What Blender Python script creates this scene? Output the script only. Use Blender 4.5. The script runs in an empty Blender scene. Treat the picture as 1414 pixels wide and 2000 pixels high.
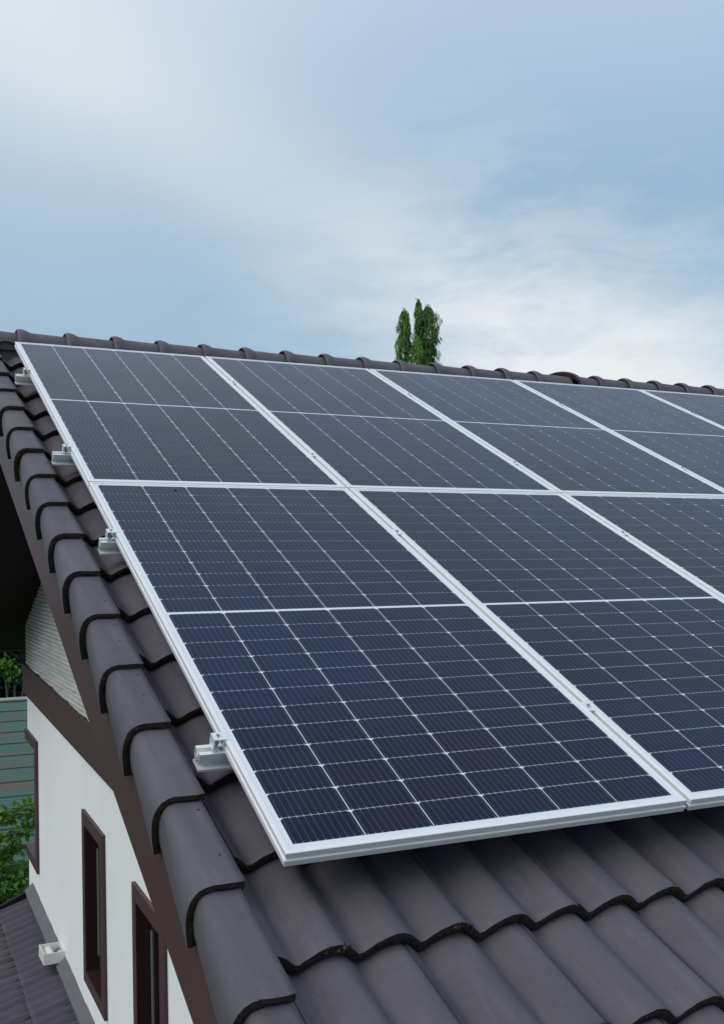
import bpy, math, random
from mathutils import Matrix, Vector
R = math.radians
random.seed(7)
S = bpy.context.scene
COL = S.collection

# ------------------------------------------------------------------ camera
CAM = Vector((-0.87445, -2.22557, 0.65280))
right = Vector((0.902398, -0.430863, -0.005927)); down = Vector((0.011598, 0.038035, -0.999209)); fwd = Vector((0.430748, 0.901615, 0.039320))
cd = bpy.data.cameras.new('camera'); cam = bpy.data.objects.new('camera', cd); COL.objects.link(cam)
m = Matrix.Identity(4)
for i in range(3):
    m[i][0] = right[i]; m[i][1] = -down[i]; m[i][2] = -fwd[i]; m[i][3] = CAM[i]
cam.matrix_world = m
cd.sensor_fit = 'VERTICAL'; cd.sensor_height = 24; cd.lens = 2107.3/2000*24
cd.clip_start = 0.05; cd.clip_end = 3000
S.camera = cam

# ------------------------------------------------------------------ sky
SUN_EL, SUN_AZ = R(42), R(-104)          # azimuth from +Y towards +X
W = bpy.data.worlds.new('World'); S.world = W; W.use_nodes = True
nt = W.node_tree; N = nt.nodes; L = nt.links; N.clear()
def wn(t, **k):
    n = N.new(t)
    for a, b in k.items(): setattr(n, a, b)
    return n
def wv(n, i, v): n.inputs[i].default_value = v
out = wn('ShaderNodeOutputWorld'); bg = wn('ShaderNodeBackground'); L.new(bg.outputs[0], out.inputs[0]); wv(bg, 1, 0.1)
sky = wn('ShaderNodeTexSky', sky_type='NISHITA'); sky.sun_disc = False; sky.sun_elevation = SUN_EL; sky.sun_rotation = SUN_AZ % (2*math.pi)
sky.air_density = 1.2; sky.dust_density = 1.5; sky.ozone_density = 2.0
tc = wn('ShaderNodeTexCoord')
def vmath(op, a, b=None):
    n = wn('ShaderNodeVectorMath', operation=op); L.new(a, n.inputs[0])
    if b is not None:
        if isinstance(b, (tuple, Vector)): n.inputs[1].default_value = tuple(b)
        else: L.new(b, n.inputs[1])
    return n
def fm(op, a, b=0.0, c=None, clamp=False):
    n = wn('ShaderNodeMath', operation=op); n.use_clamp = clamp
    for i, x in enumerate((a, b) if c is None else (a, b, c)):
        if isinstance(x, (int, float)): n.inputs[i].default_value = x
        else: L.new(x, n.inputs[i])
    return n.outputs[0]
gen = tc.outputs['Generated']
# soft warp of the direction so that no cloud edge is straight
nz = wn('ShaderNodeTexNoise'); wv(nz, 'Scale', 2.2); wv(nz, 'Detail', 3); wv(nz, 'Roughness', 0.5); L.new(gen, nz.inputs['Vector'])
wsub = vmath('SUBTRACT', nz.outputs['Color'], (0.5, 0.5, 0.5)); wsc = wn('ShaderNodeVectorMath', operation='SCALE'); L.new(wsub.outputs[0], wsc.inputs[0]); wsc.inputs[3].default_value = 0.12
dirw = vmath('NORMALIZE', vmath('ADD', gen, wsc.outputs[0]).outputs[0]).outputs[0]
nrm = vmath('NORMALIZE', gen).outputs[0]
sep = wn('ShaderNodeSeparateXYZ'); L.new(nrm, sep.inputs[0]); z = sep.outputs[2]
def lobe(c, k, vec=None):                # exp(k (d.c - 1))
    c = Vector(c).normalized()
    d = vmath('DOT_PRODUCT', vec or dirw, c).outputs['Value']
    return fm('POWER', math.e, fm('MULTIPLY', fm('SUBTRACT', d, 1.0), k))
d1 = Vector((0.189, 0.896, 0.402)).normalized(); d2 = Vector((0.54, 0.814, 0.213)).normalized()
bn = d1.cross(d2).normalized()
bd = vmath('DOT_PRODUCT', dirw, bn).outputs['Value']
band = fm('POWER', math.e, fm('MULTIPLY', fm('MULTIPLY', bd, bd), -210.0))
n2 = wn('ShaderNodeTexNoise'); wv(n2, 'Scale', 3.0); wv(n2, 'Detail', 5); wv(n2, 'Roughness', 0.38); L.new(dirw, n2.inputs['Vector'])
nn = fm('MULTIPLY', fm('SUBTRACT', n2.outputs[0], 0.5), 1.0)
n3 = wn('ShaderNodeTexNoise'); wv(n3, 'Scale', 9.0); wv(n3, 'Detail', 8); wv(n3, 'Roughness', 0.6)
mp = wn('ShaderNodeMapping'); wv(mp, 'Scale', (1, 1, 3.0)); L.new(dirw, mp.inputs[0]); L.new(mp.outputs[0], n3.inputs['Vector'])
glow = lobe((0.12, 0.87, 0.49), 38.0)
horiz = fm('POWER', math.e, fm('MULTIPLY', fm('MAXIMUM', z, 0.0), -9.0))
puff = fm('MULTIPLY', lobe((0.56, 0.81, 0.165), 60.0), fm('MULTIPLY', fm('SUBTRACT', n3.outputs[0], 0.40, clamp=True), 5.0, clamp=True))
# cover = how much pale cloud veils the blue
cover = fm('ADD', fm('MULTIPLY', band, 0.24), 0.0)
cover = fm('ADD', cover, fm('MULTIPLY', glow, 0.56))
cover = fm('SUBTRACT', cover, fm('MULTIPLY', lobe((0.64, 0.71, 0.27), 70.0), 0.16))
cover = fm('ADD', cover, fm('MULTIPLY', lobe((0.433, 0.858, 0.272), 260.0), 0.16))
cover = fm('ADD', cover, fm('MULTIPLY', lobe((0.62, 0.77, 0.10), 90.0), 0.85))
cover = fm('ADD', cover, fm('MULTIPLY', horiz, 0.20))
cover = fm('ADD', cover, fm('MULTIPLY', nn, 0.22))
cover = fm('ADD', cover, fm('MULTIPLY', puff, 0.40))
cover = fm('ADD', cover, fm('MULTIPLY', fm('SUBTRACT', z, 0.50, clamp=True), 1.1), clamp=True)
# base: hazy blue sheet of high cloud, tinted by the Nishita sky
base = wn('ShaderNodeMixRGB'); wv(base, 0, 0.25); wv(base, 1, (3.3, 5.1, 6.8, 1)); L.new(sky.outputs[0], base.inputs[2])
lav = wn('ShaderNodeMixRGB'); L.new(fm('MULTIPLY', fm('SUBTRACT', z, 0.28), 5.0, clamp=True), lav.inputs[0]); L.new(base.outputs[0], lav.inputs[1]); wv(lav, 2, (4.75, 5.95, 7.6, 1))
mixc = wn('ShaderNodeMixRGB'); L.new(cover, mixc.inputs[0]); L.new(lav.outputs[0], mixc.inputs[1]); wv(mixc, 2, (8.1, 8.55, 8.8, 1))
L.new(mixc.outputs[0], bg.inputs[0])

sd = bpy.data.lights.new('sun', 'SUN'); sd.energy = 1.55; sd.angle = R(50); sd.color = (1, 0.965, 0.92)
sun = bpy.data.objects.new('sun', sd); COL.objects.link(sun)
sv = Vector((math.sin(SUN_AZ)*math.cos(SUN_EL), math.cos(SUN_AZ)*math.cos(SUN_EL), math.sin(SUN_EL)))
sun.rotation_euler = sv.to_track_quat('Z', 'Y').to_euler(); sun.location = (0, 0, 30)

S.render.engine = 'CYCLES'
S.view_settings.view_transform = 'Standard'; S.view_settings.look = 'None'; S.view_settings.gamma = 1; S.view_settings.exposure = 0
S.view_settings.use_curve_mapping = False

# ------------------------------------------------------------------ materials
class Mt:
    def __init__(s, name, color=(.5,.5,.5), rough=.6, metal=0.0, spec=.5):
        s.m = bpy.data.materials.new(name); s.m.use_nodes = True; s.nt = s.m.node_tree
        s.b = s.nt.nodes['Principled BSDF']; s.set('Base Color', (*color, 1)); s.set('Roughness', rough); s.set('Metallic', metal); s.set('Specular IOR Level', spec)
        s.tc = s.n('ShaderNodeTexCoord')
    def n(s, t, **k):
        x = s.nt.nodes.new(t)
        for a, b in k.items(): setattr(x, a, b)
        return x
    def set(s, k, v):
        if hasattr(v, 'is_linked'): s.nt.links.new(v, s.b.inputs[k])
        else: s.b.inputs[k].default_value = v
    def l(s, a, b): s.nt.links.new(a, b)
    def noise(s, scale, detail=4, rough=.55, vec=None, stretch=None):
        x = s.n('ShaderNodeTexNoise'); x.inputs['Scale'].default_value = scale; x.inputs['Detail'].default_value = detail; x.inputs['Roughness'].default_value = rough
        v = vec or s.tc.outputs['Object']
        if stretch:
            mpp = s.n('ShaderNodeMapping'); mpp.inputs['Scale'].default_value = stretch; s.l(v, mpp.inputs[0]); v = mpp.outputs[0]
        s.l(v, x.inputs['Vector']); return x.outputs[0]
    def ramp(s, fac, stops):
        r = s.n('ShaderNodeValToRGB'); s.l(fac, r.inputs[0]); e = r.color_ramp.elements
        while len(e) < len(stops): e.new(.5)
        for i, (p, c) in enumerate(stops):
            e[i].position = p; e[i].color = (*c, 1) if len(c) == 3 else c
        return r.outputs[0]
    def mix(s, f, a, b, mode='MIX'):
        x = s.n('ShaderNodeMixRGB', blend_type=mode)
        for i, v in enumerate((f, a, b)):
            if hasattr(v, 'is_linked'): s.l(v, x.inputs[i])
            else: x.inputs[i].default_value = v if i == 0 else (*v, 1)
        return x.outputs[0]
    def math(s, op, a, b=0.0, clamp=False):
        x = s.n('ShaderNodeMath', operation=op); x.use_clamp = clamp
        for i, v in enumerate((a, b)):
            if hasattr(v, 'is_linked'): s.l(v, x.inputs[i])
            else: x.inputs[i].default_value = v
        return x.outputs[0]
    def bump(s, h, strength=.3, dist=.002):
        x = s.n('ShaderNodeBump'); x.inputs['Strength'].default_value = strength; x.inputs['Distance'].default_value = dist
        s.l(h, x.inputs['Height']); s.l(x.outputs[0], s.b.inputs['Normal'])
    def rand(s):
        return s.n('ShaderNodeObjectInfo').outputs['Random']
    def wpos(s):
        return s.n('ShaderNodeNewGeometry').outputs['Position']

def tile_mat(name, ca, cb, seedv=0):
    M = Mt(name, ca, .62, spec=.35)
    wp = M.wpos()
    a = M.noise(2.3, 6, .6, vec=wp); b = M.noise(60, 3, .6, vec=wp); c = M.noise(14, 6, .65, vec=wp)
    col = M.mix(M.ramp(a, [(.35, (0, 0, 0)), (.68, (1, 1, 1))]), ca, cb)
    col = M.mix(M.math('MULTIPLY', M.rand(), .55), col, tuple(x*.74 for x in ca))
    col = M.mix(M.ramp(c, [(.60, (0, 0, 0)), (.78, (.32, .32, .32))]), col, tuple(x*1.45 for x in cb))     # chalky wear
    sx = M.n('ShaderNodeVectorMath', operation='ADD'); M.l(M.tc.outputs['Object'], sx.inputs[0]); cb_ = M.n('ShaderNodeCombineXYZ')
    for i_ in range(3): M.l(M.math('MULTIPLY', M.rand(), 17.3+5*i_), cb_.inputs[i_])
    M.l(cb_.outputs[0], sx.inputs[1])
    run = M.noise(26, 6, .65, vec=sx.outputs[0], stretch=(1, .09, 1))
    col = M.mix(M.ramp(run, [(.52, (0, 0, 0)), (.72, (.42,)*3)]), col, tuple(x*1.35 for x in cb))
    col = M.mix(M.ramp(run, [(.28, (.45,)*3), (.44, (0, 0, 0))]), col, tuple(x*.62 for x in ca))
    scr = M.ramp(M.noise(9, 1, .3, vec=sx.outputs[0], stretch=(.35, 6, 1)), [(.795, (0, 0, 0)), (.80, (.5,)*3)])
    spot = M.ramp(M.noise(95, 2, .4, vec=wp), [(.735, (0, 0, 0)), (.76, (.8, .8, .8))])
    col = M.mix(M.math('MULTIPLY', spot, .6), col, (.03, .027, .027))
    M.set('Base Color', col); M.set('Roughness', M.ramp(c, [(.3, (.5,)*3), (.7, (.75,)*3)]))
    M.bump(M.math('ADD', M.math('MULTIPLY', b, .5), M.noise(300, 2, .5, vec=wp)), .35, .0012)
    return M.m
TILE = tile_mat('tile_paint', (.090, .080, .096), (.114, .102, .119))
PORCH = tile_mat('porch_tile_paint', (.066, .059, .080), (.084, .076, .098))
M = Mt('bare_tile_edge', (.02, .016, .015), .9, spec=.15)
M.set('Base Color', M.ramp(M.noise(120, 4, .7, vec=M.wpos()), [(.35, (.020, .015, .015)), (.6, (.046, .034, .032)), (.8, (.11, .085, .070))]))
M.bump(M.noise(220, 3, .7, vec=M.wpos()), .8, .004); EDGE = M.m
M = Mt('moss_mortar', (.05, .04, .03), .95, spec=.1); M.set('Base Color', M.ramp(M.noise(150, 3, .7), [(.3, (.012, .010, .008)), (.55, (.045, .036, .028)), (.8, (.16, .13, .10))])); MOSS = M.m
M = Mt('orange_mortar', (.28, .11, .06), .9); M.set('Base Color', M.ramp(M.noise(60, 3), [(.3, (.18, .07, .045)), (.7, (.36, .17, .10))])); OMORT = M.m
M = Mt('maroon_paint', (.055, .030, .031), .5, spec=.4)
M.set('Base Color', M.mix(M.noise(3, 5, .6, vec=M.wpos()), (.058, .026, .028), (.078, .040, .041))); M.bump(M.noise(90, 3, vec=M.wpos()), .15, .001); MAROON = M.m
M = Mt('dark_soffit', (.018, .013, .012), .7, spec=.2); M.set('Base Color', M.mix(M.noise(5, 4, vec=M.wpos()), (.014, .010, .010), (.022, .016, .015))); SOFFIT = M.m
M = Mt('white_render', (.75, .78, .78), .85, spec=.2)
wp = M.wpos(); st = M.noise(2.0, 6, .6, vec=wp, stretch=(1, 1.2, .6))
cw = M.mix(M.ramp(st, [(.35, (0, 0, 0)), (.75, (1, 1, 1))]), (.84, .84, .815), (.78, .79, .775))
cw = M.mix(M.ramp(M.noise(11, 6, .7, vec=wp), [(.60, (0, 0, 0)), (.85, (.30,)*3)]), cw, (.55, .55, .52))
M.set('Base Color', cw); M.bump(M.noise(160, 3, vec=wp), .25, .001); WHITE = M.m
M = Mt('grooved_white_cladding', (.5, .5, .48), .85, spec=.2)
M.set('Base Color', M.mix(M.ramp(M.noise(7, 6, .7, vec=M.wpos(), stretch=(1, .5, 5)), [(.3, (0, 0, 0)), (.7, (1, 1, 1))]), (.60, .60, .57), (.36, .36, .34))); CLAD = M.m
M = Mt('cement', (.13, .13, .135), .9, spec=.2); M.set('Base Color', M.mix(M.noise(8, 6, .65, vec=M.wpos()), (.10, .10, .107), (.17, .17, .172))); M.bump(M.noise(120, 3, vec=M.wpos()), .4, .002); CEMENT = M.m
M = Mt('anodised_aluminium', (.86, .86, .845), .40, .35); M.set('Roughness', M.ramp(M.noise(40, 3), [(.3, (.32,)*3), (.7, (.45,)*3)])); ALU = M.m
M = Mt('mill_aluminium', (.78, .80, .80), .36, .45); M.set('Base Color', M.mix(M.noise(15, 4, stretch=(.2, 3, 3)), (.76, .79, .79), (.85, .87, .87))); RAIL = M.m
M = Mt('steel_bolt', (.45, .46, .47), .3, .9); BOLT = M.m
M = Mt('white_backsheet_under_glass', (.70, .73, .78), .16, spec=.35); SHEET = M.m
# solar cell: silicon with fine busbars under textured glass
M = Mt('silicon_cell', (.01, .012, .03), .17, spec=.20)
sp = M.n('ShaderNodeSeparateXYZ'); M.l(M.tc.outputs['Object'], sp.inputs[0])
def stripe(src, pitch, width, off=0.0):
    x = M.math('ADD', M.math('MULTIPLY', src, 1/pitch), off+100.0)
    f = M.math('ABSOLUTE', M.math('SUBTRACT', M.math('FRACT', x), .5))
    return M.math('LESS_THAN', f, width/pitch/2)
bus = stripe(sp.outputs[0], .182/10, .0011)
rnd = M.rand()
base = M.mix(rnd, (.0032, .0075, .0290), (.0065, .0075, .0240))
base = M.mix(M.ramp(M.noise(1.1, 3, .5, vec=M.wpos()), [(.4, (0, 0, 0)), (.7, (1, 1, 1))]), base, (.0045, .0130, .0480))
base = M.mix(M.math('MULTIPLY', bus, .50), base, (.17, .18, .21))
tick = M.math('MULTIPLY', stripe(sp.outputs[0], .182/10, .0020), M.math('GREATER_THAN', M.math('ABSOLUTE', sp.outputs[1]), .0425))
base = M.mix(M.math('MULTIPLY', tick, .55), base, (.55, .57, .62))
dust = M.ramp(M.noise(5, 7, .7, vec=M.wpos()), [(.35, (.002,)*3), (.8, (.014,)*3)])
speck = M.ramp(M.noise(210, 2, .5, vec=M.wpos()), [(.735, (0, 0, 0)), (.77, (.30,)*3)])
base = M.mix(dust, base, (.35, .36, .38)); base = M.mix(speck, base, (.30, .31, .33))
M.set('Base Color', base); M.set('Roughness', M.ramp(M.noise(3.1, 6, .6, vec=M.wpos()), [(.3, (.13,)*3), (.7, (.24,)*3)]))
M.set('IOR', 1.38); M.set('Specular Tint', (.74, .88, 1.0, 1))
CELL = M.m
M = Mt('window_glass_dark', (.006, .006, .007), .06, spec=.4); GLASS = M.m
M = Mt('curtain_cloth', (.30, .28, .26), .9); CURT = M.m
M = Mt('sash_and_shaded_reveal_maroon', (.034, .017, .019), .4, spec=.3); SASH = M.m
M = Mt('lamp_white_plastic', (.74, .73, .70), .45); M.set('Base Color', M.mix(M.noise(20, 5, .6), (.76, .75, .72), (.62, .61, .57))); LAMPW = M.m
M = Mt('lamp_reflector', (.80, .78, .72), .3); LAMPR = M.m
M = Mt('corrugated_green_metal', (.07, .16, .15), .5, .0, .4)
wp = M.wpos()
rust = M.math('ADD', M.math('MULTIPLY', M.rand(), .10), M.noise(1.3, 7, .72, vec=wp, stretch=(.6, 2.6, 1)))
col = M.mix(M.ramp(rust, [(.50, (0, 0, 0)), (.66, (.85,)*3)]), (.050, .140, .112), (.150, .095, .080))
col = M.mix(M.ramp(M.noise(26, 4, .6, vec=wp, stretch=(.5, 2, 1)), [(.72, (0, 0, 0)), (.78, (1,)*3)]), col, (.42, .44, .44))
M.set('Base Color', col); SHED = M.m
M = Mt('shed_board', (.09, .085, .08), .8); M.set('Base Color', M.mix(M.noise(4, 4), (.07, .065, .06), (.13, .12, .11))); SHEDW = M.m
M = Mt('galvanised_trim', (.38, .38, .36), .5, .4); TRIM = M.m
def leaf_mat(name, a, b, tr=.35):
    M = Mt(name, a, .5, spec=.3)
    c = M.mix(M.ramp(M.noise(2.2, 4, .6, vec=M.wpos()), [(.3, (0, 0, 0)), (.7, (1, 1, 1))]), a, b); M.set('Base Color', c)
    t = M.n('ShaderNodeBsdfTranslucent'); M.l(c, t.inputs[0]); mx = M.n('ShaderNodeMixShader'); mx.inputs[0].default_value = tr
    M.l(M.b.outputs[0], mx.inputs[1]); M.l(t.outputs[0], mx.inputs[2]); M.l(mx.outputs[0], M.nt.nodes['Material Output'].inputs[0]); return M.m
LEAF_DK = leaf_mat('dark_leaf', (.065, .145, .032), (.12, .225, .055))
LEAF_LT = leaf_mat('young_leaf', (.11, .24, .025), (.16, .30, .04))
LEAF_BU = leaf_mat('bush_leaf', (.06, .18, .028), (.11, .25, .04))
LEAF_SH = leaf_mat('deep_leaf', (.014, .042, .022), (.028, .065, .028), .2)
M = Mt('bark', (.09, .07, .055), .9); M.set('Base Color', M.mix(M.noise(12, 5), (.06, .05, .04), (.13, .11, .09))); BARK = M.m
M = Mt('grass_soil', (.05, .06, .03), .95, spec=.1)
M.set('Base Color', M.ramp(M.noise(.6, 8, .65, vec=M.wpos()), [(.3, (.025, .045, .015)), (.55, (.045, .07, .022)), (.75, (.10, .085, .055))])); GROUND = M.m

# ------------------------------------------------------------------ mesh helpers
class MB:
    def __init__(s): s.v = []; s.f = []; s.m = []; s.s = []
    def face(s, pts, mat=0, smooth=False):
        b = len(s.v); s.v += [tuple(p) for p in pts]; s.f.append(tuple(range(b, b+len(pts)))); s.m.append(mat); s.s.append(smooth)
    def grid(s, rows, mat=0, smooth=True, close=False):
        b = len(s.v); n = len(rows[0])
        for r in rows: s.v += [tuple(p) for p in r]
        for i in range(len(rows)-1):
            for j in range(n if close else n-1):
                k = (j+1) % n
                s.f.append((b+i*n+j, b+i*n+k, b+(i+1)*n+k, b+(i+1)*n+j)); s.m.append(mat); s.s.append(smooth)
    def box(s, x0, x1, y0, y1, z0, z1, mat=0, T=None):
        T = T or (lambda *p: p)
        c = [T(x, y, zz) for x in (x0, x1) for y in (y0, y1) for zz in (z0, z1)]
        for q in ((0, 1, 3, 2), (4, 6, 7, 5), (0, 4, 5, 1), (2, 3, 7, 6), (0, 2, 6, 4), (1, 5, 7, 3)):
            s.face([c[i] for i in q], mat)
    def tube(s, pts, rad, n=8, mat=0):
        rows = []
        for i, p in enumerate(pts):
            p = Vector(p); a = Vector(pts[max(0, i-1)]); b2 = Vector(pts[min(len(pts)-1, i+1)]); d = (b2-a).normalized()
            u = d.orthogonal().normalized() if abs(d.z) < .9 else Vector((1, 0, 0)).cross(d).normalized(); w = d.cross(u)
            r = rad[i] if isinstance(rad, (list, tuple)) else rad
            rows.append([p+u*r*math.cos(2*math.pi*k/n)+w*r*math.sin(2*math.pi*k/n) for k in range(n)])
        s.grid(rows, mat, True, True)
        s.face(list(reversed(rows[0])), mat); s.face(rows[-1], mat)
    def mesh(s, name, mats):
        me = bpy.data.meshes.new(name); me.from_pydata(s.v, [], s.f)
        for x in mats: me.materials.append(x)
        me.polygons.foreach_set('material_index', s.m); me.polygons.foreach_set('use_smooth', s.s); me.update(); return me
    def obj(s, name, mats, parent=None): return ob(name, s.mesh(name, mats), parent)
def ob(name, me, parent=None, loc=(0, 0, 0), rot=None):
    o = bpy.data.objects.new(name, me); COL.objects.link(o); o.location = loc
    if rot is not None: o.rotation_euler = rot
    if parent: o.parent = parent
    return o
def tag(o, label=None, cat=None, group=None, kind=None):
    for k, v in (('label', label), ('category', cat), ('group', group), ('kind', kind)):
        if v: o[k] = v
    return o

TH = R(24); CT, ST = math.cos(TH), math.sin(TH)
def RW(u, v, w): return Vector((u, v*CT-w*ST, v*ST+w*CT))      # roof plane -> world
K = 1.054
def HW(X, Y, t, lean=True):                                      # gable wall coordinates -> world
    zz = t+.05*(Y-5); X = X-.018*(zz+1) if lean else X
    return CAM+K*(Vector((X, Y, zz))-CAM)
def wallX(zw):                                                   # outer face of the gable wall at world height
    zn = CAM.z+(zw-CAM.z)/K
    return CAM.x+K*(.6-.018*(zn+1)-CAM.x)
def invY(Yn): return CAM.y+K*(Yn-CAM.y)

# ------------------------------------------------------------------ ground
g = MB(); GZ = -5.7
g.face([(-900, -900, GZ), (900, -900, GZ), (900, 900, GZ), (-900, 900, GZ)]); tag(g.obj('ground', [GROUND]), kind='structure')

# ------------------------------------------------------------------ house
RIDGE_Y, RIDGE_Z = RW(0, 5.0, -.11)[1:]
X1 = 9.6
house = ob('house', None, loc=(0.7, 3, GZ))
tag(house, 'white rendered house with a dark brown tiled gable roof, maroon boards and narrow windows', 'house')
INV = Matrix.Translation(-Vector(house.location))
def hpart(mb, name, mats, parent=None):
    o = mb.obj(name, mats, parent or house)
    if parent is None: o.matrix_parent_inverse = INV
    return o
WIN = [(4.60, 5.225, -2.19, -1.075), (3.18, 3.815, -2.19, -1.112), (1.75, 2.385, -2.19, -1.112)]
NOTCH = (7.185, 7.76, -2.10, -1.02)
YC = 7.76; YF = -.5; TB = -6.1
# gable wall: rectangles round the openings, .16 thick
ys = sorted({YF, YC, NOTCH[0]} | {w[0] for w in WIN} | {w[1] for w in WIN}); tsl = [TB, -2.19, -2.10, -1.112, -1.075, -1.02, -.55]
def solid(y0, y1, t0, t1):
    ym, tm = (y0+y1)/2, (t0+t1)/2
    for w in WIN+[NOTCH]:
        if w[0] < ym < w[1] and w[2] < tm < w[3]: return False
    return True
wl = MB()
for i in range(len(ys)-1):
    for j in range(len(tsl)-1):
        if not solid(ys[i], ys[i+1], tsl[j], tsl[j+1]): continue
        for X in (.6, .76):
            q = [HW(X, ys[i], tsl[j]), HW(X, ys[i], tsl[j+1]), HW(X, ys[i+1], tsl[j+1]), HW(X, ys[i+1], tsl[j])]
            wl.face(q if X > .7 else q[::-1])
for (a, b, c, d) in WIN+[NOTCH]:
    e = [(a, c), (b, c), (b, d), (a, d)]
    for k in range(4):
        p, q = e[k], e[(k+1) % 4]
        if (a, b, c, d) == NOTCH and k == 1: continue
        wl.face([HW(.6, *p), HW(.6, *q), HW(.76, *q), HW(.76, *p)])
hpart(wl, 'wall', [WHITE])
# back wall with the same corner opening, front and far side walls
bw = MB()
def HWX(X, Y, t): return HW(X, Y, t, False)
for (xa, xb, ta, tb) in ((.6, 1.5, TB, -2.10), (.6, 1.5, -1.02, -.25), (1.5, X1-.6, TB, -.25)):
    def Tb(x, y, t, _=0):
        p = HWX(x, y, t); 
        if x < .61: p.x = HW(.6, y, t).x
        return p
    bw.face([Tb(xa, YC, ta), Tb(xa, YC, tb), Tb(xb, YC, tb), Tb(xb, YC, ta)])
    bw.face([Tb(xa+.001, YC-.14, ta), Tb(xb, YC-.14, ta), Tb(xb, YC-.14, tb), Tb(xa+.001, YC-.14, tb)])
bw.face([HW(.6, YC, -1.02), HW(.6, YC-.14, -1.02), HWX(1.5, YC-.14, -1.02), HWX(1.5, YC, -1.02)])
bw.face([HW(.6, YC, -2.10), HWX(1.5, YC, -2.10), HWX(1.5, YC-.14, -2.10), HW(.6, YC-.14, -2.10)])
hpart(bw, 'wall', [WHITE])
fw = MB(); fw.face([HW(.6, YF, TB), HWX(X1-.6, YF, TB), HWX(X1-.6, YF, -.45), HW(.6, YF, -.45)]); fw.face([HWX(X1-.6, YF, TB), HWX(X1-.6, YC, TB), HWX(X1-.6, YC, -.45), HWX(X1-.6, YF, -.45)])
hpart(fw, 'wall', [WHITE])
# floor inside the corner opening
fl = MB(); fl.box(.77, 1.5, 6.6, YC-.15, -2.2, -2.101, 0, lambda x, y, t: HWX(x, y, t)); hpart(fl, 'floor_slab', [CEMENT])
# trim round the corner opening
tr = MB(); p = .035
def ring(mb, a, b, c, d, wd, X0=.6, pr=.022, mat=0, open_far=False):
    # front faces of a picture-frame trim between outer rect and inner rect, with outer and inner returns
    o = [(a, c), (b, c), (b, d), (a, d)]; i = [(a+wd, c+wd), (b-(0 if open_far else wd), c+wd), (b-(0 if open_far else wd), d-wd), (a+wd, d-wd)]
    XF = X0-pr
    for k in range(4):
        if open_far and k == 1: continue
        k2 = (k+1) % 4
        mb.face([HW(XF, *o[k]), HW(XF, *i[k]), HW(XF, *i[k2]), HW(XF, *o[k2])], mat)
        mb.face([HW(XF, *o[k]), HW(XF, *o[k2]), HW(X0+.001, *o[k2]), HW(X0+.001, *o[k])], mat)
        mb.face([HW(XF, *i[k]), HW(X0+.10, *i[k]), HW(X0+.10, *i[k2]), HW(XF, *i[k2])], mat+1)
ring(tr, NOTCH[0]-.005, YC+.02, NOTCH[2]-.01, NOTCH[3]+.01, .085, open_far=True)
o = hpart(tr, 'window_trim', [MAROON, MAROON]); o['label'] = 'maroon trim round the open corner of the wall'
for wi, (a, b, c, d) in enumerate(WIN):
    f = MB(); ring(f, a-.01, b+.01, c-.01, d+.01, .085); fo = hpart(f, 'window', [MAROON, SASH])  # inner returns take the darker sash maroon: recess shade put into the colour
    a2, b2, c2, d2 = a+.075, b-.075, c+.075, d-.075
    s = MB()
    for (ya, yb, ta, tb) in ((a2, a2+.05, c2, d2), (b2-.05, b2, c2, d2), (a2+.05, b2-.05, d2-.05, d2), (a2+.05, b2-.05, c2, c2+.06), ((a2+b2)/2-.02, (a2+b2)/2+.02, c2+.06, d2-.05)):
        s.box(.665, .70, ya, yb, ta, tb, 0, HW)
    so = s.obj('sash', [SASH], fo)
    gl = MB(); gl.box(.685, .69, a2+.045, b2-.045, c2+.055, d2-.045, 0, HW); gl.obj('pane', [GLASS], fo)
    cu = MB(); cu.box(.655, .664, b2-.024, b2-.018, c2+.10, d2-.16, 0, HW); cu.obj('glazing_bead', [TRIM], fo)
# horizontal band and cladding above it
bd_ = MB(); bd_.box(.565, .63, YF, YC+.02, -.69, -.437, 0, HW); hpart(bd_, 'band_board', [MAROON])
sd_ = MB()
SOF = .25+.11
def front_s(Y): return (Y*ST/CT)-SOF/CT
def back_s(Y): return RIDGE_Z-(Y-RIDGE_Y)*ST/CT-(SOF-.11)/CT
t = -.437
yb_max = invY(YC)
zz = HW(.6, 5, -.437).z-.12
while zz < 1.95:
    z2 = zz+.034
    def yr(zv):
        yf = (zv+SOF/CT)*CT/ST; yb = RIDGE_Y-(zv+(SOF-.11)/CT-RIDGE_Z)*CT/ST
        return max(yf, invY(YF)), min(yb, yb_max)
    a0, b0 = yr(zz); a1, b1 = yr(z2)
    if a1 < b1:
        sk = .05
        def P(y, zv, pr): 
            return (wallX(zv)-pr, y, zv)
        n = 14; rows = []
        for (zv, a_, b_, pr) in ((zz, a0, b0, .011), (z2-.012, a0, b0, .009), (z2-.010, a0, b0, -.002), (z2, a1, b1, -.002)):
            rows.append([P(a_+(b_-a_)*k/n, zv+random.uniform(-.0025, .0025), pr+random.uniform(-.002, .002)) for k in range(n+1)])
        sd_.grid(rows, 0, False)
    zz = z2
hpart(sd_, 'gable_cladding', [CLAD])

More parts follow.
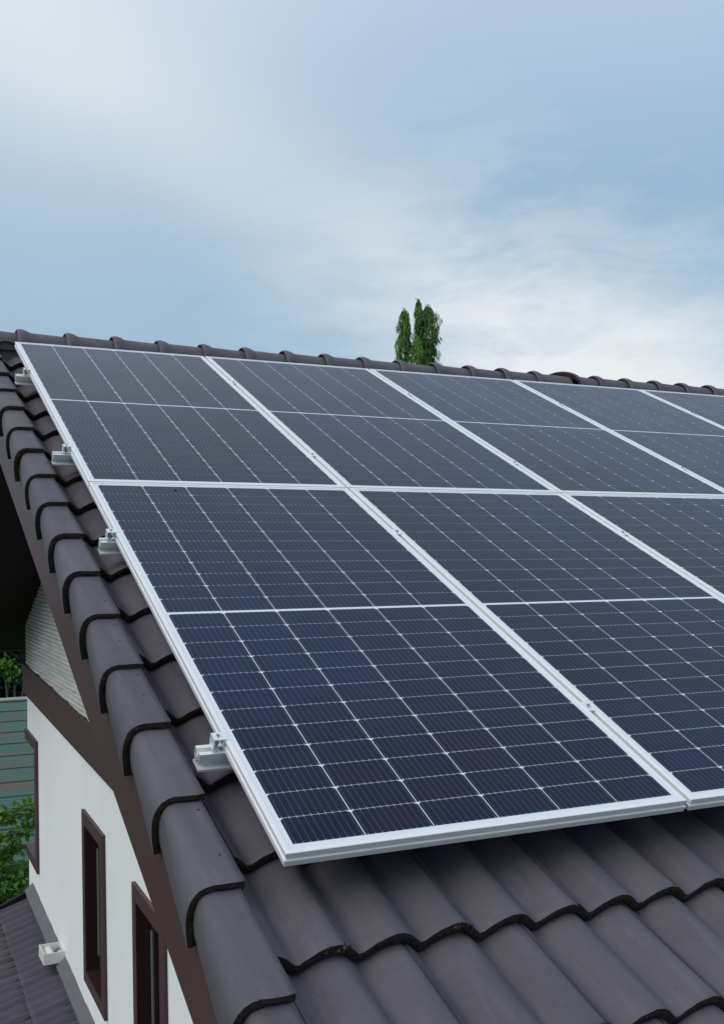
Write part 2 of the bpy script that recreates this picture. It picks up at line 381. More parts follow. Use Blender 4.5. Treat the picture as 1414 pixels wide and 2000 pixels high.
# roof structure (decks, soffits, barge boards)
roof = ob('roof', None, house); roof.matrix_parent_inverse = INV; roof.rotation_euler = (TH, 0, 0)
deck = MB()
UL, UR = -.16, X1
deck.box(UL+.02, UR, -1.75, 4.93, -.225, -.215)
deck.obj('roof_deck', [SOFFIT], roof)
sf = MB(); sf.box(UL, UR, -1.75, 4.80, -.37, -.36); so = sf.obj('soffit', [SOFFIT], roof)
fb = MB(); fb.box(UL-.03, UR, -1.79, -1.75, -.38, -.15); fb.obj('fascia_board', [MAROON], roof)
bb = MB(); bb.box(-.166, -.142, -1.79, 4.97, -.412, -.20); bb.obj('barge_board', [MAROON], roof)
roofb = ob('back_roof', None, house); roofb.matrix_parent_inverse = INV
def RB(u, v, w):      # v measured down the back slope from the ridge
    return Vector((u, RIDGE_Y+v*CT+w*ST, RIDGE_Z+.11*CT*0-v*ST+w*CT))
def bbox(mb, *a): mb.box(*a, 0, lambda x, y, z_: RB(x, y, z_))
q = MB(); bbox(q, UL+.02, UR, .05, 4.85, -.11, -.10); q.obj('roof_deck', [SOFFIT], roofb)
q = MB(); bbox(q, UL, UR, .05, 4.80, -.26, -.25); q.obj('soffit', [SOFFIT], roofb)
q = MB(); bbox(q, UL, UR, 4.80, 4.84, -.27, -.03); q.obj('fascia_board', [MAROON], roofb)
q = MB(); bbox(q, -.166, -.142, .03, 4.84, -.302, -.09); q.obj('barge_board', [MAROON], roofb)

# ---- roof tiles
RP, G0, GP = .151, -.173, .3235
def hroll(x):         # x measured from a crest
    x = (x+.093) % RP-.093
    ph = math.pi*(x/.093 if x < 0 else x/.058)
    return -.036*min(1, 1.20*abs(ph/math.pi)**1.9)
def tile_mesh(name, rolls, seed, nu=12, mats=None, length=.39, cut=0.0, side=0):
    rr = random.Random(seed); mb = MB(); Wd = RP*rolls; n = nu*rolls
    c0 = cut if cut else -.003
    us = [c0+(Wd-c0)*k/n for k in range(n+1)]
    def top(u, v):
        dz = -.0045*max(0, 1-(Wd-u)/.016)+.0010*max(0, 1-(u+.003)/.010)
        return hroll(u+.020)+dz-v*.033/GP
    j1 = [rr.uniform(-.0010, .0008) for _ in us]; j2 = [rr.uniform(-.0014, .0014) for _ in us]
    rows = [[(u, j1[i]+.0005, top(u, 0)-.0026) for i, u in enumerate(us)], [(u, .005+j1[i], top(u, 0)) for i, u in enumerate(us)], [(u, .03, top(u, .03)) for u in us], [(u, length, top(u, length)) for u in us]]
    mb.grid(rows, 0, True)
    lip = [[(u, .003+j2[i], top(u, 0)-.0300+j2[i]*.6) for i, u in enumerate(us)], [(u, j1[i]-.0004, top(u, 0)-.014+j2[i]) for i, u in enumerate(us)], [(u, j1[i]+.0005, top(u, 0)-.0026) for i, u in enumerate(us)]]
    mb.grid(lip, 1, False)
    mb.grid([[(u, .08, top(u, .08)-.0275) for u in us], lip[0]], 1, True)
    if not cut:      # exposed side edge lapping over the neighbour
        vs_ = [.0005+(length-.0005)*k/10 for k in range(11)]
        w0 = [rr.uniform(-.0009, .0009) for _ in vs_]
        mb.grid([[(c0+w0[i], v, top(c0, v)) for i, v in enumerate(vs_)], [(c0+w0[i], v, top(c0, v)-.011) for i, v in enumerate(vs_)]], side, False)
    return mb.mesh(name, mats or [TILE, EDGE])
full = [tile_mesh('roof_tile', 2, s) for s in range(5)]
half = [tile_mesh('half_roof_tile', 1, s+20, cut=.072) for s in range(3)]
edgef = [tile_mesh('edge_roof_tile', 2, s+30, cut=.072) for s in range(3)]
rt = random.Random(3)
def place_tile(j, k0, me):
    u = .096+RP*k0; v = G0+GP*j
    o = ob('roof_tile', me, roof, (u+rt.uniform(-.0015, .0015), v+rt.uniform(-.003, .003), -.11+rt.uniform(-.0012, .0012)), (rt.uniform(-.003, .003), rt.uniform(-.004, .004), rt.uniform(-.004, .004)))
    return o
rest = MB()
tm = tile_mesh('t', 2, 99, 6)
tv = [tuple(v.co) for v in tm.vertices]; tf = [(tuple(p.vertices), p.material_index, p.use_smooth) for p in tm.polygons]
def add_rest(mb, T):
    b = len(mb.v); mb.v += [tuple(T(*c)) for c in tv]
    for f_, mi, sm in tf: mb.f.append(tuple(b+i for i in f_)); mb.m.append(mi); mb.s.append(sm)
count = 0
for j in range(-5, 16):
    k0 = -2 if j % 2 == 0 else -1
    if j % 2:
        place_tile(j, -2, rt.choice(half))
    k = k0
    while .096+RP*k < UR-.25:
        u = .096+RP*k
        if (j <= 1 and u < 3.2) or k == k0 or (j == 15 and u < 6.2):
            place_tile(j, k, rt.choice(edgef if k == -2 else full)); count += 1
        else:
            du, dv, dw = rt.uniform(-.001, .001), rt.uniform(-.002, .002), rt.uniform(-.001, .001)
            add_rest(rest, lambda x, y, zz_, u=u, j=j, du=du, dv=dv, dw=dw: (x+u+du, y+G0+GP*j+dv, zz_-.11+dw))
        k += 2
o = rest.obj('roof_tiling', [TILE, EDGE], roof); o['kind'] = 'stuff'
rest = MB()
for j in range(0, 15):
    k = 0
    while -.2+RP*k < UR-.25:
        add_rest(rest, lambda x, y, zz_, u=-.2+RP*k, j=j: RB(u+.302-x, 4.80-GP*j-y, zz_))
        k += 2
o = rest.obj('roof_tiling', [TILE, EDGE], roofb); o['kind'] = 'stuff'
# mossy mortar crumbs at lip joints
def crumbs(mb, c, spread, n, rr, size=.004):
    for _ in range(n):
        p = Vector(c)+Vector([rr.uniform(-a, a) for a in spread]); r = size*rr.uniform(.4, 1.2)
        q = [p+Vector([rr.uniform(-1, 1) for _ in range(3)]).normalized()*r for _ in range(4)]
        for f_ in ((0, 1, 2), (0, 2, 3), (0, 3, 1), (1, 3, 2)): mb.face([q[i] for i in f_])
mo = MB(); rr = random.Random(11)
for j in (-3, -2, -1, 0, 1):
    for k in range(0, 14):
        if (k-j) % 2: continue
        uc = .096+RP*k; vl = G0+GP*j
        wgt = 1.3 if (j == 0 and k in (0, 2)) else rr.random()*.15
        for _ in range(int(70*wgt)):
            du = rr.uniform(-.055, .01); crumbs(mo, (uc+du, vl+rr.uniform(-.006, .004), -.11+hroll(du+.020)-.008+rr.uniform(-.012, .006)), (.001,)*3, 1, rr, .0045)
for k in range(0, 14):
    for j in (0, -1, 1):
        for _ in range(8):
            du = rr.uniform(0, RP); crumbs(mo, (.096+RP*k+du, G0+GP*j-.003, -.11+hroll(du+.020)-.026), (.002,)*3, 1, rr, .003)
o = mo.obj('moss_crumbs', [MOSS], roof); o['kind'] = 'stuff'

# ---- verge caps
PROF = [(-.078, -.088), (-.080, -.071), (-.100, -.0695), (-.132, -.069), (-.154, -.0695), (-.171, -.0735), (-.186, -.083), (-.197, -.097), (-.203, -.115), (-.206, -.138), (-.204, -.170), (-.199, -.202), (-.192, -.234)]
CU, CWc = -.12, -.16
def cap_mesh(seed, nails=True):
    rr = random.Random(seed); mb = MB(); Ln = .355
    NRM = []
    for i in range(len(PROF)):
        p0, p1 = PROF[max(0, i-1)], PROF[min(len(PROF)-1, i+1)]; t_ = Vector((p1[0]-p0[0], p1[1]-p0[1])).normalized(); NRM.append((-t_.y, t_.x) if i else (-1, 0))
    def prof(v, off=0.0):        # profile moved inwards by off, more towards the upper end
        d = off+.023*v/Ln; n_ = len(PROF)-1
        return [(u+NRM[i][0]*d*(1 if i > 1 else .5), v, w+(NRM[i][1]*d if i > 1 else -d*.8)+(.012*v/Ln if i == n_ else 0)) for i, (u, w) in enumerate(PROF)]
    J = [rr.uniform(-.002, .002) for _ in PROF]
    def jit(r, a=1.0): return [(x, y+J[i]*a, z_) for i, (x, y, z_) in enumerate(r)]
    r0 = jit(prof(.0, .0012)); r1 = jit(prof(.0, 0)); r1 = [(x, y+.006, z_) for x, y, z_ in r1]
    mb.grid([r0, r1, prof(.04), prof(Ln)], 0, True)
    inn = jit(prof(0, .023), -1); inn2 = prof(.1, .019)
    mid = [((a[0]+b[0])/2+rr.uniform(-.001, .001), a[1]-.0015+rr.uniform(-.001, .001), (a[2]+b[2])/2) for a, b in zip(r0, inn)]
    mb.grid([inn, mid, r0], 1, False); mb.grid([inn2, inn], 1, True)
    if nails:
        for (u, v) in ((-.105, .285), (-.112+rr.uniform(-.01, .01), .13+rr.uniform(-.03, .03))):
            w = -.069-.023*v/Ln+.0012; r = .0030
            mb.face([(u+r*math.cos(a*math.pi/3), v+r*math.sin(a*math.pi/3), w) for a in range(6)], 1)
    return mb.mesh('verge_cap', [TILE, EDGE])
caps = [cap_mesh(s, s != 2) for s in range(4)]
CAPV = [.0265]      # lower edge of the cap nearest the panel corner
for j in range(-6, 16):
    v = .012+.3255*j
    if v > 4.8: break
    ob('verge_cap', rt.choice(caps), roof, (rt.uniform(-.002, .002), v+rt.uniform(-.004, .004), rt.uniform(-.002, .002)), (0, rt.uniform(-.012, .012), rt.uniform(-.007, .007)))
rbm = [c for c in caps]
for j in range(0, 14):
    v = 4.60-.3255*j
    o = ob('verge_cap', rt.choice(caps), roofb)
    # mirrored onto the back slope
    mtx = Matrix.Translation(RB(0, v, .11)) @ Matrix.Rotation(-TH, 4, 'X') @ Matrix.Diagonal((1, -1, 1, 1))
    o.matrix_basis = mtx
# ---- ridge caps
def ridge_mesh(seed, skew=0.0):
    rr = random.Random(seed); mb = MB(); n = 18
    prof = [(-.004, .128), (0, .134), (.012, .1375), (.030, .137), (.052, .131), (.072, .121), (.085, .117), (.17, .114), (.33, .108)]
    rows = []
    for x, r in prof: rows.append([(x-skew*max(0, 1-x/.2)*r*math.cos(a), r*math.cos(a)+(.012 if skew and x < .1 else 0), r*math.sin(a)*.92+(.016*max(0, 1-x/.2) if skew else 0)) for a in [R(-14)+R(208)*k/n for k in range(n+1)]])
    mb.grid(rows, 0, True)
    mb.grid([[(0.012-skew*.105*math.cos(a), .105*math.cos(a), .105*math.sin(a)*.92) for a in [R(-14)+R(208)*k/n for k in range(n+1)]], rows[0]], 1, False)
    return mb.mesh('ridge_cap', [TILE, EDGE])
rms = [ridge_mesh(s) for s in range(2)]
RPITCH = .2895
k = -1
ridge = ob('ridge', None, house); ridge.matrix_parent_inverse = INV; ridge.location = (0, RIDGE_Y, RIDGE_Z)
while .052+RPITCH*k < UR-.1:
    x = .052+RPITCH*k
    o = ob('ridge_cap', rms[k % 2], ridge, (x, rt.uniform(-.003, .003), -.012+rt.uniform(-.002, .002)), (rt.uniform(-.02, .02), rt.uniform(-.006, .006), rt.uniform(-.008, .008)))
    if k == 14: o.data = ridge_mesh(9, .85); o['label'] = 'lifted ridge cap lying askew over its neighbours'
    k += 1
q = MB(); q.box(-.12, UR, -.085, .085, -.13, -.03); q.obj('mortar_bed', [TILE], ridge)
q = MB(); crumbs(q, (4.25, -.12, .0), (.05, .012, .012), 60, rr, .012); o = q.obj('mortar_crumbs', [OMORT], ridge); o['kind'] = 'stuff'

# ---- lean-to roof beside the gable wall
O0 = HW(.6, 7.52, -2.34); xa = (HW(.6, 4, -2.46)-HW(.6, 7.52, -2.34)).normalized()
AL = R(24); ya = Vector((math.cos(AL), 0, math.sin(AL))); za = xa.cross(ya).normalized(); ya = za.cross(xa)
pr = ob('porch_roof', None, house)
mm = Matrix.Identity(4)
for i in range(3): mm[i][0] = xa[i]; mm[i][1] = ya[i]; mm[i][2] = za[i]; mm[i][3] = O0[i]
pr.matrix_parent_inverse = INV; pr.matrix_basis = mm
pt = [tile_mesh('porch_tile', 2, s+40, 8, [PORCH, EDGE], .37, side=0) for s in range(4)]
tm = tile_mesh('t2', 2, 77, 5, [PORCH, EDGE], .37, side=0); tv = [tuple(v.co) for v in tm.vertices]; tf = [(tuple(p.vertices), p.material_index, p.use_smooth) for p in tm.polygons]
rest = MB()
for r in range(0, 9):
    for c in range(0, 26):
        x, y = .01+.250*c-(.125 if r % 2 else 0), -.36-GP*r
        if x < 0: x = 0
        if r < 3 and c < 16:
            o = ob('roof_tile', rt.choice(pt), pr, (x, y+rt.uniform(-.006, .006), -.012+rt.uniform(-.003, .003)), (rt.uniform(-.01, .01), rt.uniform(-.01, .01), rt.uniform(-.006, .006)))
            o.scale = (.828, 1, 1.15)
        else: add_rest(rest, lambda a, b, c_, x=x, y=y: (a*.828+x, b+y, c_*1.15-.012))
o = rest.obj('roof_tiling', [PORCH, EDGE], pr); o['kind'] = 'stuff'
q = MB(); q.box(-.02, 6.7, -3.0, -.02, -.13, -.075); q.obj('roof_deck', [SOFFIT], pr)
q = MB(); q.box(-.06, -.02, -3.0, .0, -.22, -.005); q.obj('verge_board', [SOFFIT], pr)
q = MB(); n = 60
rows = [[], [], [], []]
for k in range(n+1):
    x = -.05+6.7*k/n
    rows[0].append((x, -.082+rr.uniform(-.004, .004), -.030)); rows[1].append((x, -.074+rr.uniform(-.003, .003), .006)); rows[2].append((x, -.02, .024)); rows[3].append((x, .03, .040+rr.uniform(-.008, .008)))
q.grid(rows[::-1], 0, False); q.obj('cement_flashing', [CEMENT], pr)
q = MB()   # low wall carrying the lean-to
lx = -2.0
q.box(lx-.15, lx, invY(1.0), invY(7.45), GZ, -3.55); q.box(lx, .62, invY(7.35), invY(7.45), GZ, -3.75); hpart(q, 'porch_wall', [WHITE])

# ------------------------------------------------------------------ wall lamp (open box with curved reflector)
lampo = HW(.6, 6.14, -2.36)
lamp = ob('wall_lamp', None, loc=(lampo.x, lampo.y, lampo.z)); tag(lamp, 'small white box lamp with open top on the white wall above the lower roof', 'wall lamp')
lw, lh, ld = .115, .085, .165
b = MB(); t_ = .010; x0 = -ld
b.box(x0, x0+t_, -lw, lw, -lh/2, lh/2); b.box(-t_, 0.03, -lw, lw, -lh/2, lh/2); b.box(x0+t_, -t_, -lw, -lw+t_, -lh/2, lh/2); b.box(x0+t_, -t_, lw-t_, lw, -lh/2, lh/2)
b.obj('housing', [LAMPW], lamp)
b = MB(); rows = []
for k in range(9):
    a = math.pi*k/8; xx = x0+.018+(ld-.075)*(.5-.5*math.cos(a)); rows.append([(xx, y, -.030+.055*math.sin(a)) for y in (-lw+.011, lw-.011)])
b.grid(rows, 0, True); b.obj('reflector', [LAMPR], lamp)
b = MB(); b.box(x0+t_, -t_, -lw+t_, lw-t_, -lh/2, -lh/2+.006); b.obj('base_plate', [BOLT], lamp)
b = MB(); b.tube([(-.030, -.02, -.03), (-.030, -.02, .02)], .010, 10); b.obj('bulb_holder', [LAMPR], lamp)

# ------------------------------------------------------------------ solar panels
PW, PH, PU, PV = 1.134, 2.336, 1.148, 2.346
RP3 = (TH, 0, 0)
def frame_mesh():
    mb = MB()
    prof = [(.0125, -.0025), (.0125, -.0002), (.0012, 0), (0, -.0010), (0, -.0105), (.0045, -.0135), (.0045, -.0170), (-.0012, -.0195), (-.0012, -.0255), (.001, -.0275), (.001, -.035), (.028, -.035), (.028, -.033), (.004, -.033), (.004, -.006)]
    rings = []
    for d, w in prof: rings.append([(d, d, w), (PW-d, d, w), (PW-d, PH-d, w), (d, PH-d, w)])
    for a, b2 in zip(rings, rings[1:]):
        for k in range(4):
            k2 = (k+1) % 4; mb.face([a[k], a[k2], b2[k2], b2[k]])
    return mb.mesh('frame', [ALU])
FR = frame_mesh()
b = MB(); b.box(.0126, PW-.0126, .0126, PH-.0126, -.006, -.0022); SH = b.mesh('glass_sheet', [SHEET])
CW_, CH_ = .1795, .0
mx, my, mg = .0270, .030, .0125
colp = (PW-2*mx)/6; cw = colp-.0029
rowp = (PH-2*my-mg)/24; chh = rowp-.0017
b = MB(); c_ = .0075
hw, hh = cw/2, chh/2
pts = [(-hw, -hh), (hw, -hh), (hw, hh-c_), (hw-c_, hh), (-hw+c_, hh), (-hw, hh-c_)]
b.face([(x, y, 0) for x, y in pts]); 
for k in range(6):
    p_, q_ = pts[k], pts[(k+1) % 6]; b.face([(p_[0], p_[1], 0), (p_[0], p_[1], -.0004), (q_[0], q_[1], -.0004), (q_[0], q_[1], 0)])
CE = b.mesh('solar_cell', [CELL])
names = ['at the left end', 'second from the left', 'third from the left', 'fourth from the left', 'fifth from the left, at the right end']
for r in range(2):
    for c in range(5):
        o = ob('solar_panel', None, loc=RW(c*PU, r*PV, 0), rot=RP3)
        rowname = ('upper row, just below the ridge', 'lower row')[1-r]
        rowname = ('upper row below the ridge', 'lower row')[1-r]
        if (r, c) == (0, 0): lab = 'nearest solar panel, whole bottom edge in view above the bare tiles'
        elif (r, c) == (0, 1): lab = 'lower-row solar panel right of the nearest one, clamped beside its long edge'
        elif (r, c) == (1, 0): lab = 'upper-row solar panel at the left end, corner close under the ridge caps'
        else: lab = 'solar panel in the %s, %s' % (('lower row', 'upper row')[r], names[c].replace(', at the right end', ''))
        tag(o, lab, 'solar panel', 'solar panels mounted in two rows on the roof')
        ob('frame', FR, o); ob('glass_sheet', SH, o)
        for jr in range(24):
            for ic in range(6):
                y = my+rowp*(jr+.5)+(mg if jr >= 12 else 0)
                ob('solar_cell', CE, o, (mx+colp*(ic+.5), y, -.0017))
b = MB(); b.tube([(0, 0, 0), (.0, 0, .003)], .006, 7)
o = ob('dead_insect', b.mesh('dead_insect', [EDGE]), loc=RW(.335, 2.262, -.0015), rot=RP3); tag(o, 'tiny dark speck on the glass near the top of the nearest panel', 'insect')

# ------------------------------------------------------------------ rails with clamps
RV = [.470, 1.825, 2.785, 4.065]
rp = [(-.022, 0), (-.009, 0), (-.009, -.012), (.009, -.012), (.009, 0), (.022, 0), (.022, -.022), (.012, -.028), (.012, -.038), (.026, -.042), (.026, -.048), (-.026, -.048), (-.026, -.042), (-.012, -.038), (-.012, -.028), (-.022, -.022)]
b = MB(); ru0, ru1 = -.070, 4*PU+PW+.07
for k in range(len(rp)):
    p_, q_ = rp[k], rp[(k+1) % len(rp)]; b.face([(ru0, *p_), (ru1, *p_), (ru1, *q_), (ru0, *q_)])
# hollow-looking end: rim of the extrusion
inner = [(x*.86, -.024+(w+.024)*.9) for x, w in rp]
for U in (ru0, ru1):
    for k in range(len(rp)):
        k2 = (k+1) % len(rp); b.face([(U, *rp[k]), (U, *rp[k2]), (U, *inner[k2]), (U, *inner[k])])
for k in range(len(rp)):
    k2 = (k+1) % len(rp); b.face([(ru0, *inner[k]), (ru0+.15, *inner[k]), (ru0+.15, *inner[k2]), (ru0, *inner[k2])])
RAILM = b.mesh('rail_bar', [RAIL])
def bolt(mb, x, y, z0, r=.0062, h=.006):
    mb.tube([(x, y, z0), (x, y, z0+h)], r, 10, 1); mb.tube([(x, y, z0+h), (x, y, z0+h+.0006)], r*.5, 6, 2)
b = MB()   # end clamp, origin at frame edge / rail top
b.box(-.030, -.027, -.017, .017, .004, .0375); b.box(-.027, .007, -.017, .017, .0355, .0375); b.box(-.027, -.012, -.015, .015, .002, .004); b.box(-.0045, -.0015, -.017, .017, .015, .0355)
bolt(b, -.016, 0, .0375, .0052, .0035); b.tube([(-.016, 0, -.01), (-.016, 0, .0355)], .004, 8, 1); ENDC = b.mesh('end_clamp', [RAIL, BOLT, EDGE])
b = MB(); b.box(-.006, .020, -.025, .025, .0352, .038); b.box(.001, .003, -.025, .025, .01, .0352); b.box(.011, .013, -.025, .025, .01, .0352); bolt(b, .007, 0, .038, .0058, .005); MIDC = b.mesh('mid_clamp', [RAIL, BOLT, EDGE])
b = MB(); b.box(-.018, .018, .026, .032, -.07, -.004); b.box(-.018, .018, -.03, .10, -.078, -.072); b.box(-.018, .018, .026, .032, -.078, -.07); HOOK = b.mesh('roof_hook', [RAIL])
rl = ['lowest mounting rail, its bright end sticking out nearest the bottom corner of the array', 'second mounting rail from the bottom, poking out below the joint of the two panels', 'third mounting rail from the bottom, end showing just above the joint of the two panels', 'topmost mounting rail, end poking out close under the ridge']
for i, v in enumerate(RV):
    o = ob('mounting_rail', None, loc=RW(0, v, -.0355), rot=RP3); tag(o, rl[i], 'rail', 'aluminium mounting rails under the panels')
    ob('rail_bar', RAILM, o, (rt.uniform(-.008, .008)+(.02 if i in (1,) else 0), 0, 0))
    ob('end_clamp', ENDC, o)
    e = ob('end_clamp', ENDC, o, (4*PU+PW, 0, 0), (0, 0, math.pi))
    for c in range(4): ob('mid_clamp', MIDC, o, (c*PU+PW, rt.uniform(-.01, .01), 0))
    for c in range(6): ob('roof_hook', HOOK, o, (.35+c*.96, 0, 0))

# ------------------------------------------------------------------ neighbour's shed with corrugated roof
shed = ob('shed', None, loc=(0, 21, GZ)); tag(shed, 'low shed with a rusty green corrugated roof behind the house', 'shed')
SY0, SY1, SZ0, SZ1 = 17.0, 25.5, -4.60, -2.93
sl = (SZ1-SZ0)/(SY1-SY0); ns = 12; sw = (SY1-SY0)/ns; inv = Matrix.Translation(-Vector(shed.location))
prs = random.Random(5); variants = []
for i in range(ns):
    b = MB(); cy = SY0+sw*i; n = 36; ph = 4
    for (xa_, xb_) in ((-3.0, .55), (.50, 4.2), (4.15, 8.5)):
        lift = .006 if xa_ == .50 else 0; rows = []
        for xx in (xa_, (xa_+xb_)/2, xb_):
            rows.append([(xx, cy+(sw+.03)*k/n, SZ0+sl*(cy+(sw+.03)*k/n-SY0)+.034*math.cos(2*math.pi*k/6)+lift+prs.uniform(-.003, .003)) for k in range(n+1)])
        b.grid(rows, 0, True)
    o = b.obj('roof_sheet', [SHED], shed); o.matrix_parent_inverse = inv
b = MB(); b.box(-2.9, 8.4, SY0+.25, SY0+.35, GZ, SZ0-.03); b.box(-2.9, 8.4, SY1-.35, SY1-.25, GZ, SZ1-.12); b.box(-2.9, -2.8, SY0+.35, SY1-.35, GZ, SZ0-.03); b.box(8.3, 8.4, SY0+.35, SY1-.35, GZ, SZ0-.03)
o = b.obj('wall', [SHEDW], shed); o.matrix_parent_inverse = inv
b = MB(); b.tube([(-3.05, SY1+.02, SZ1+.05), (3.0, SY1+.02, SZ1+.07), (8.5, SY1+.02, SZ1+.05)], .06, 8); o = b.obj('ridge_flashing', [TRIM], shed); o.matrix_parent_inverse = inv

# ------------------------------------------------------------------ trees and bushes
def leaf(mb, p, d, side, ln, wd, mat=0):
    d = d.normalized(); s = d.cross(side)
    if s.length < 1e-3: s = d.orthogonal()
    s.normalize(); nrm_ = s.cross(d)
    a = p; b_ = p+d*ln*.45+s*wd/2+nrm_*wd*.18; c = p+d*ln; e = p+d*ln*.45-s*wd/2+nrm_*wd*.18
    i = len(mb.v); mb.v += [tuple(a), tuple(b_), tuple(c), tuple(e)]; mb.f += [(i, i+1, i+2), (i, i+2, i+3)]; mb.m += [mat]*2; mb.s += [False]*2
def mast_tree(name, base, top, lobes, label, n, lt=0.2, seed=1, leafmats=(LEAF_DK, LEAF_LT)):
    """columnar tree with drooping leaves; lobes = (dx, ztop, rad, zbase)"""
    rr = random.Random(seed); root = ob(name, None, loc=base)
    tag(root, label, 'tree', 'columnar trees behind the ridge')
    b = MB(); H = top-base[2]
    b.tube([(0, 0, 0), (.03, 0, H*.4), (lobes[0][0]*.6, 0, H*.8), (lobes[0][0], 0, H-.35)], [.13, .10, .05, .012], 8)
    for (dx, zt, rad, zb) in lobes[1:]: b.tube([(.02, 0, H*.7), (dx*.7, .02, (zt-base[2])-1.2), (dx, 0, zt-base[2]-.2)], [.05, .03, .01], 6)
    b.obj('trunk', [BARK], root)
    cr = MB()
    for (dx, zt, rad, zb) in lobes:
        hh_ = zt-zb; bulge = [rr.uniform(.7, 1.15) for _ in range(40)]; az0 = rr.uniform(0, 6)
        tot = int(n*hh_*(rad/.3))
        for _ in range(tot):
            zr = zt-hh_*rr.random()**1.0
            dpt = zt-zr
            rmax = rad*min(1, (dpt/(.22 if rad > .34 else .5))**.55)*(.86+.20*math.sin(dpt*5.1+seed+dx*9)+.12*math.sin(dpt*13+seed))
            a = rr.uniform(0, 2*math.pi); lump = .80+.3*math.sin(3*a+dpt*4+az0)
            rad_ = rmax*lump*math.sqrt(rr.uniform(.15, 1))
            p = Vector((dx+rad_*math.cos(a), rad_*math.sin(a), zr-base[2]+rr.uniform(0, .1)))
            d = Vector((math.cos(a)*rr.uniform(.0, .55), math.sin(a)*rr.uniform(0, .55), -1))+Vector((rr.uniform(-.2, .2), rr.uniform(-.2, .2), 0))
            leaf(cr, p, d, Vector((math.cos(a+rr.uniform(-.8, .8)), math.sin(a), 0)), rr.uniform(.13, .22), rr.uniform(.030, .046), 1 if rr.random() < lt else 0)
        for _ in range(10):       # thin leader at the tip
            p = Vector((dx+rr.uniform(-.04, .04), rr.uniform(-.04, .04), zt-base[2]+rr.uniform(-.15, .14)))
            leaf(cr, p, Vector((rr.uniform(-.6, .6), rr.uniform(-.6, .6), rr.uniform(-1, .3))), Vector((0, 1, .1)), .11, .028, 0)
    cr.obj('crown', list(leafmats), root)
    return root
mast_tree('ashoka_tree', (13.52, 25, GZ), 7.62, [(0.0, 7.62, .29, 1.0)], 'slim dark green columnar tree on the left of the three behind the ridge', 950, .30, 2)
mast_tree('ashoka_tree', (14.25, 25.2, GZ), 8.0, [(-.16, 8.04, .16, 6.6), (.15, 7.86, .41, 1.0)], 'tallest columnar tree of the three, its broad double top drooping, right of the others', 900, .14, 3)
mast_tree('ashoka_tree', (13.40, 24.0, GZ), 6.6, [(0.0, 6.66, .24, 1.0)], 'short bright green young columnar tree between the two taller ones', 900, .85, 5)

def bushy(name, loc, blobs, label, cat, n, mats, lsize=(.07, .12), seed=1, trunk=True, group=None, wid=.45):
    rr = random.Random(seed); root = ob(name, None, loc=loc); tag(root, label, cat, group)
    b = MB()
    for (x, y, z_, r) in blobs: b.tube([(0, 0, 0), (x*.4+.05, y*.4, z_*.55), (x, y, z_)], [.08 if trunk else .03, .05 if trunk else .018, .012], 6)
    b.obj('trunk' if trunk else 'stem', [BARK], root); cr = MB()
    for (x, y, z_, r) in blobs:
        for _ in range(int(n*r*r)):
            d = Vector((rr.gauss(0, 1), rr.gauss(0, 1), rr.gauss(0, .8))).normalized(); rad = r*(rr.random()**.35)*(.8+.3*math.sin(d.x*5+seed)*math.cos(d.z*6+d.y*3))
            p = Vector((x, y, z_))+d*rad
            dd = Vector((d.x+rr.uniform(-.7, .7), d.y+rr.uniform(-.7, .7), rr.uniform(-.9, .3)))
            l_ = rr.uniform(*lsize); leaf(cr, p, dd, Vector((rr.uniform(-.4, .4), rr.uniform(-.4, .4), 1)), l_, l_*wid, 1 if rr.random() < .3 else 0)
    cr.obj('crown' if trunk else 'foliage', mats, root); return root
def vine(mb, stems, rr, p0, p1, sag, n):
    pts = []
    for k in range(9):
        t = k/8; q_ = Vector(p0).lerp(Vector(p1), t); q_.z += sag*math.sin(math.pi*t); pts.append(q_)
    stems.tube(pts, .007, 5)
    for k in range(n):
        t = rr.random(); i = min(7, int(t*8)); q_ = pts[i].lerp(pts[i+1], t*8-i)
        d = Vector((rr.uniform(-1, 1), rr.uniform(-1, .3), rr.uniform(-.8, .6)))
        s_ = rr.uniform(.06, .12); leaf(mb, q_+d*.06*rr.random(), d, Vector((rr.uniform(-.3, .3), -.6, 1)), s_, s_*.62, 1 if rr.random() < .4 else 0)
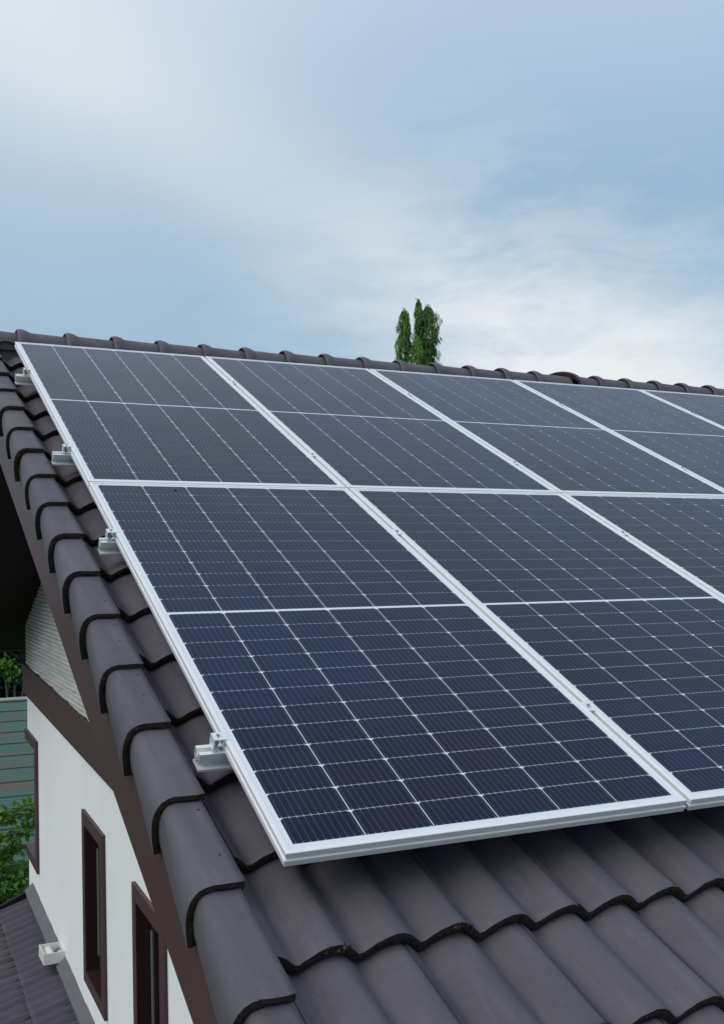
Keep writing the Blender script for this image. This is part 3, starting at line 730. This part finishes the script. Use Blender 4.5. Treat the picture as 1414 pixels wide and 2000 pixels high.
# climber sprawling in front of the shed roof
cl = ob('climber_bush', None, loc=(1.0, 11.5, GZ)); tag(cl, 'leafy green climbing bush sprawling between the white wall and the corrugated roof', 'bush')
st_, lv = MB(), MB(); rr = random.Random(21)
for (p0, p1, sg, n) in (((-.6, 0, 3.05), (.40, 0, 3.33), .10, 130), ((-.5, .1, 2.9), (.35, 0, 3.22), .12, 110), ((-.3, 0, 2.4), (.35, 0, 3.25), .1, 110), ((-.7, 0, 2.5), (.15, -.1, 3.02), .18, 130), ((-.5, 0, 2.3), (.1, 0, 2.8), .2, 130), ((0, 0, 2.3), (.4, 0, 2.75), .1, 60), ((-.8, .1, 2.5), (-.2, 0, 3.0), .1, 90), ((-.4, .1, 2.2), (.0, 0, 2.9), .0, 60)):
    vine(lv, st_, rr, p0, p1, sg, n)
for (x, z_, r, n) in ((-.35, 2.35, .48, 1500), (.12, 2.20, .46, 1500), (-.1, 1.5, .55, 1000), (.55, 1.6, .5, 700), (-.7, 1.8, .5, 700), (0, .8, .7, 900)):
    for _ in range(n):
        d = Vector((rr.gauss(0, 1), rr.gauss(0, 1), rr.gauss(0, 1))).normalized()*r*rr.random()**.4; d.y *= .8
        s_ = rr.uniform(.06, .11); leaf(lv, Vector((x, 0.1, z_))+d, Vector((rr.uniform(-1, 1), rr.uniform(-1, .5), rr.uniform(-1, .4))), Vector((rr.uniform(-.4, .4), -.5, 1)), s_, s_*.55, 1 if rr.random() < .12 else 0)
for k in range(6): st_.tube([(rr.uniform(-.1, .1), 0, 0), (rr.uniform(-.3, .3), 0, 1.2), (rr.uniform(-.6, .4), 0, 2.4)], [.03, .02, .01], 6)
st_.obj('stem', [BARK], cl); lv.obj('foliage', [LEAF_BU, LEAF_LT], cl)
# trees behind the shed
bushy('broadleaf_tree', (3.0, 26.6, GZ), [(.05, 0, 3.39, .27), (.28, 0, 3.28, .24), (-.2, .1, 3.6, .25)], 'small bright leafy treetop peeping out under the dark eave', 'tree', 5000, [LEAF_BU, LEAF_LT], (.10, .17), 31)
bushy('broadleaf_tree', (2.6, 29.0, GZ), [(0, 0, 3.6, 1.7), (1.4, .5, 3.2, 1.4), (-1.5, .2, 3.0, 1.5), (.5, 0, 2.0, 1.6), (0, 0, 5.2, 1.4), (-1.2, 0, 1.4, 1.4), (1.6, 0, 1.2, 1.3)], 'dense dark green tree beyond the corrugated shed roof', 'tree', 2400, [LEAF_SH, LEAF_SH], (.16, .26), 32)
bushy('broadleaf_tree', (-3.5, 33.0, GZ), [(0, 0, 4.6, 2.2), (1.8, .5, 3.4, 1.8), (-1.7, .2, 3.6, 1.8), (.2, 0, 2.0, 1.9)], 'round dark tree far left of the shed, outside the wall of the house', 'tree', 1500, [LEAF_SH, LEAF_DK], (.2, .3), 33)
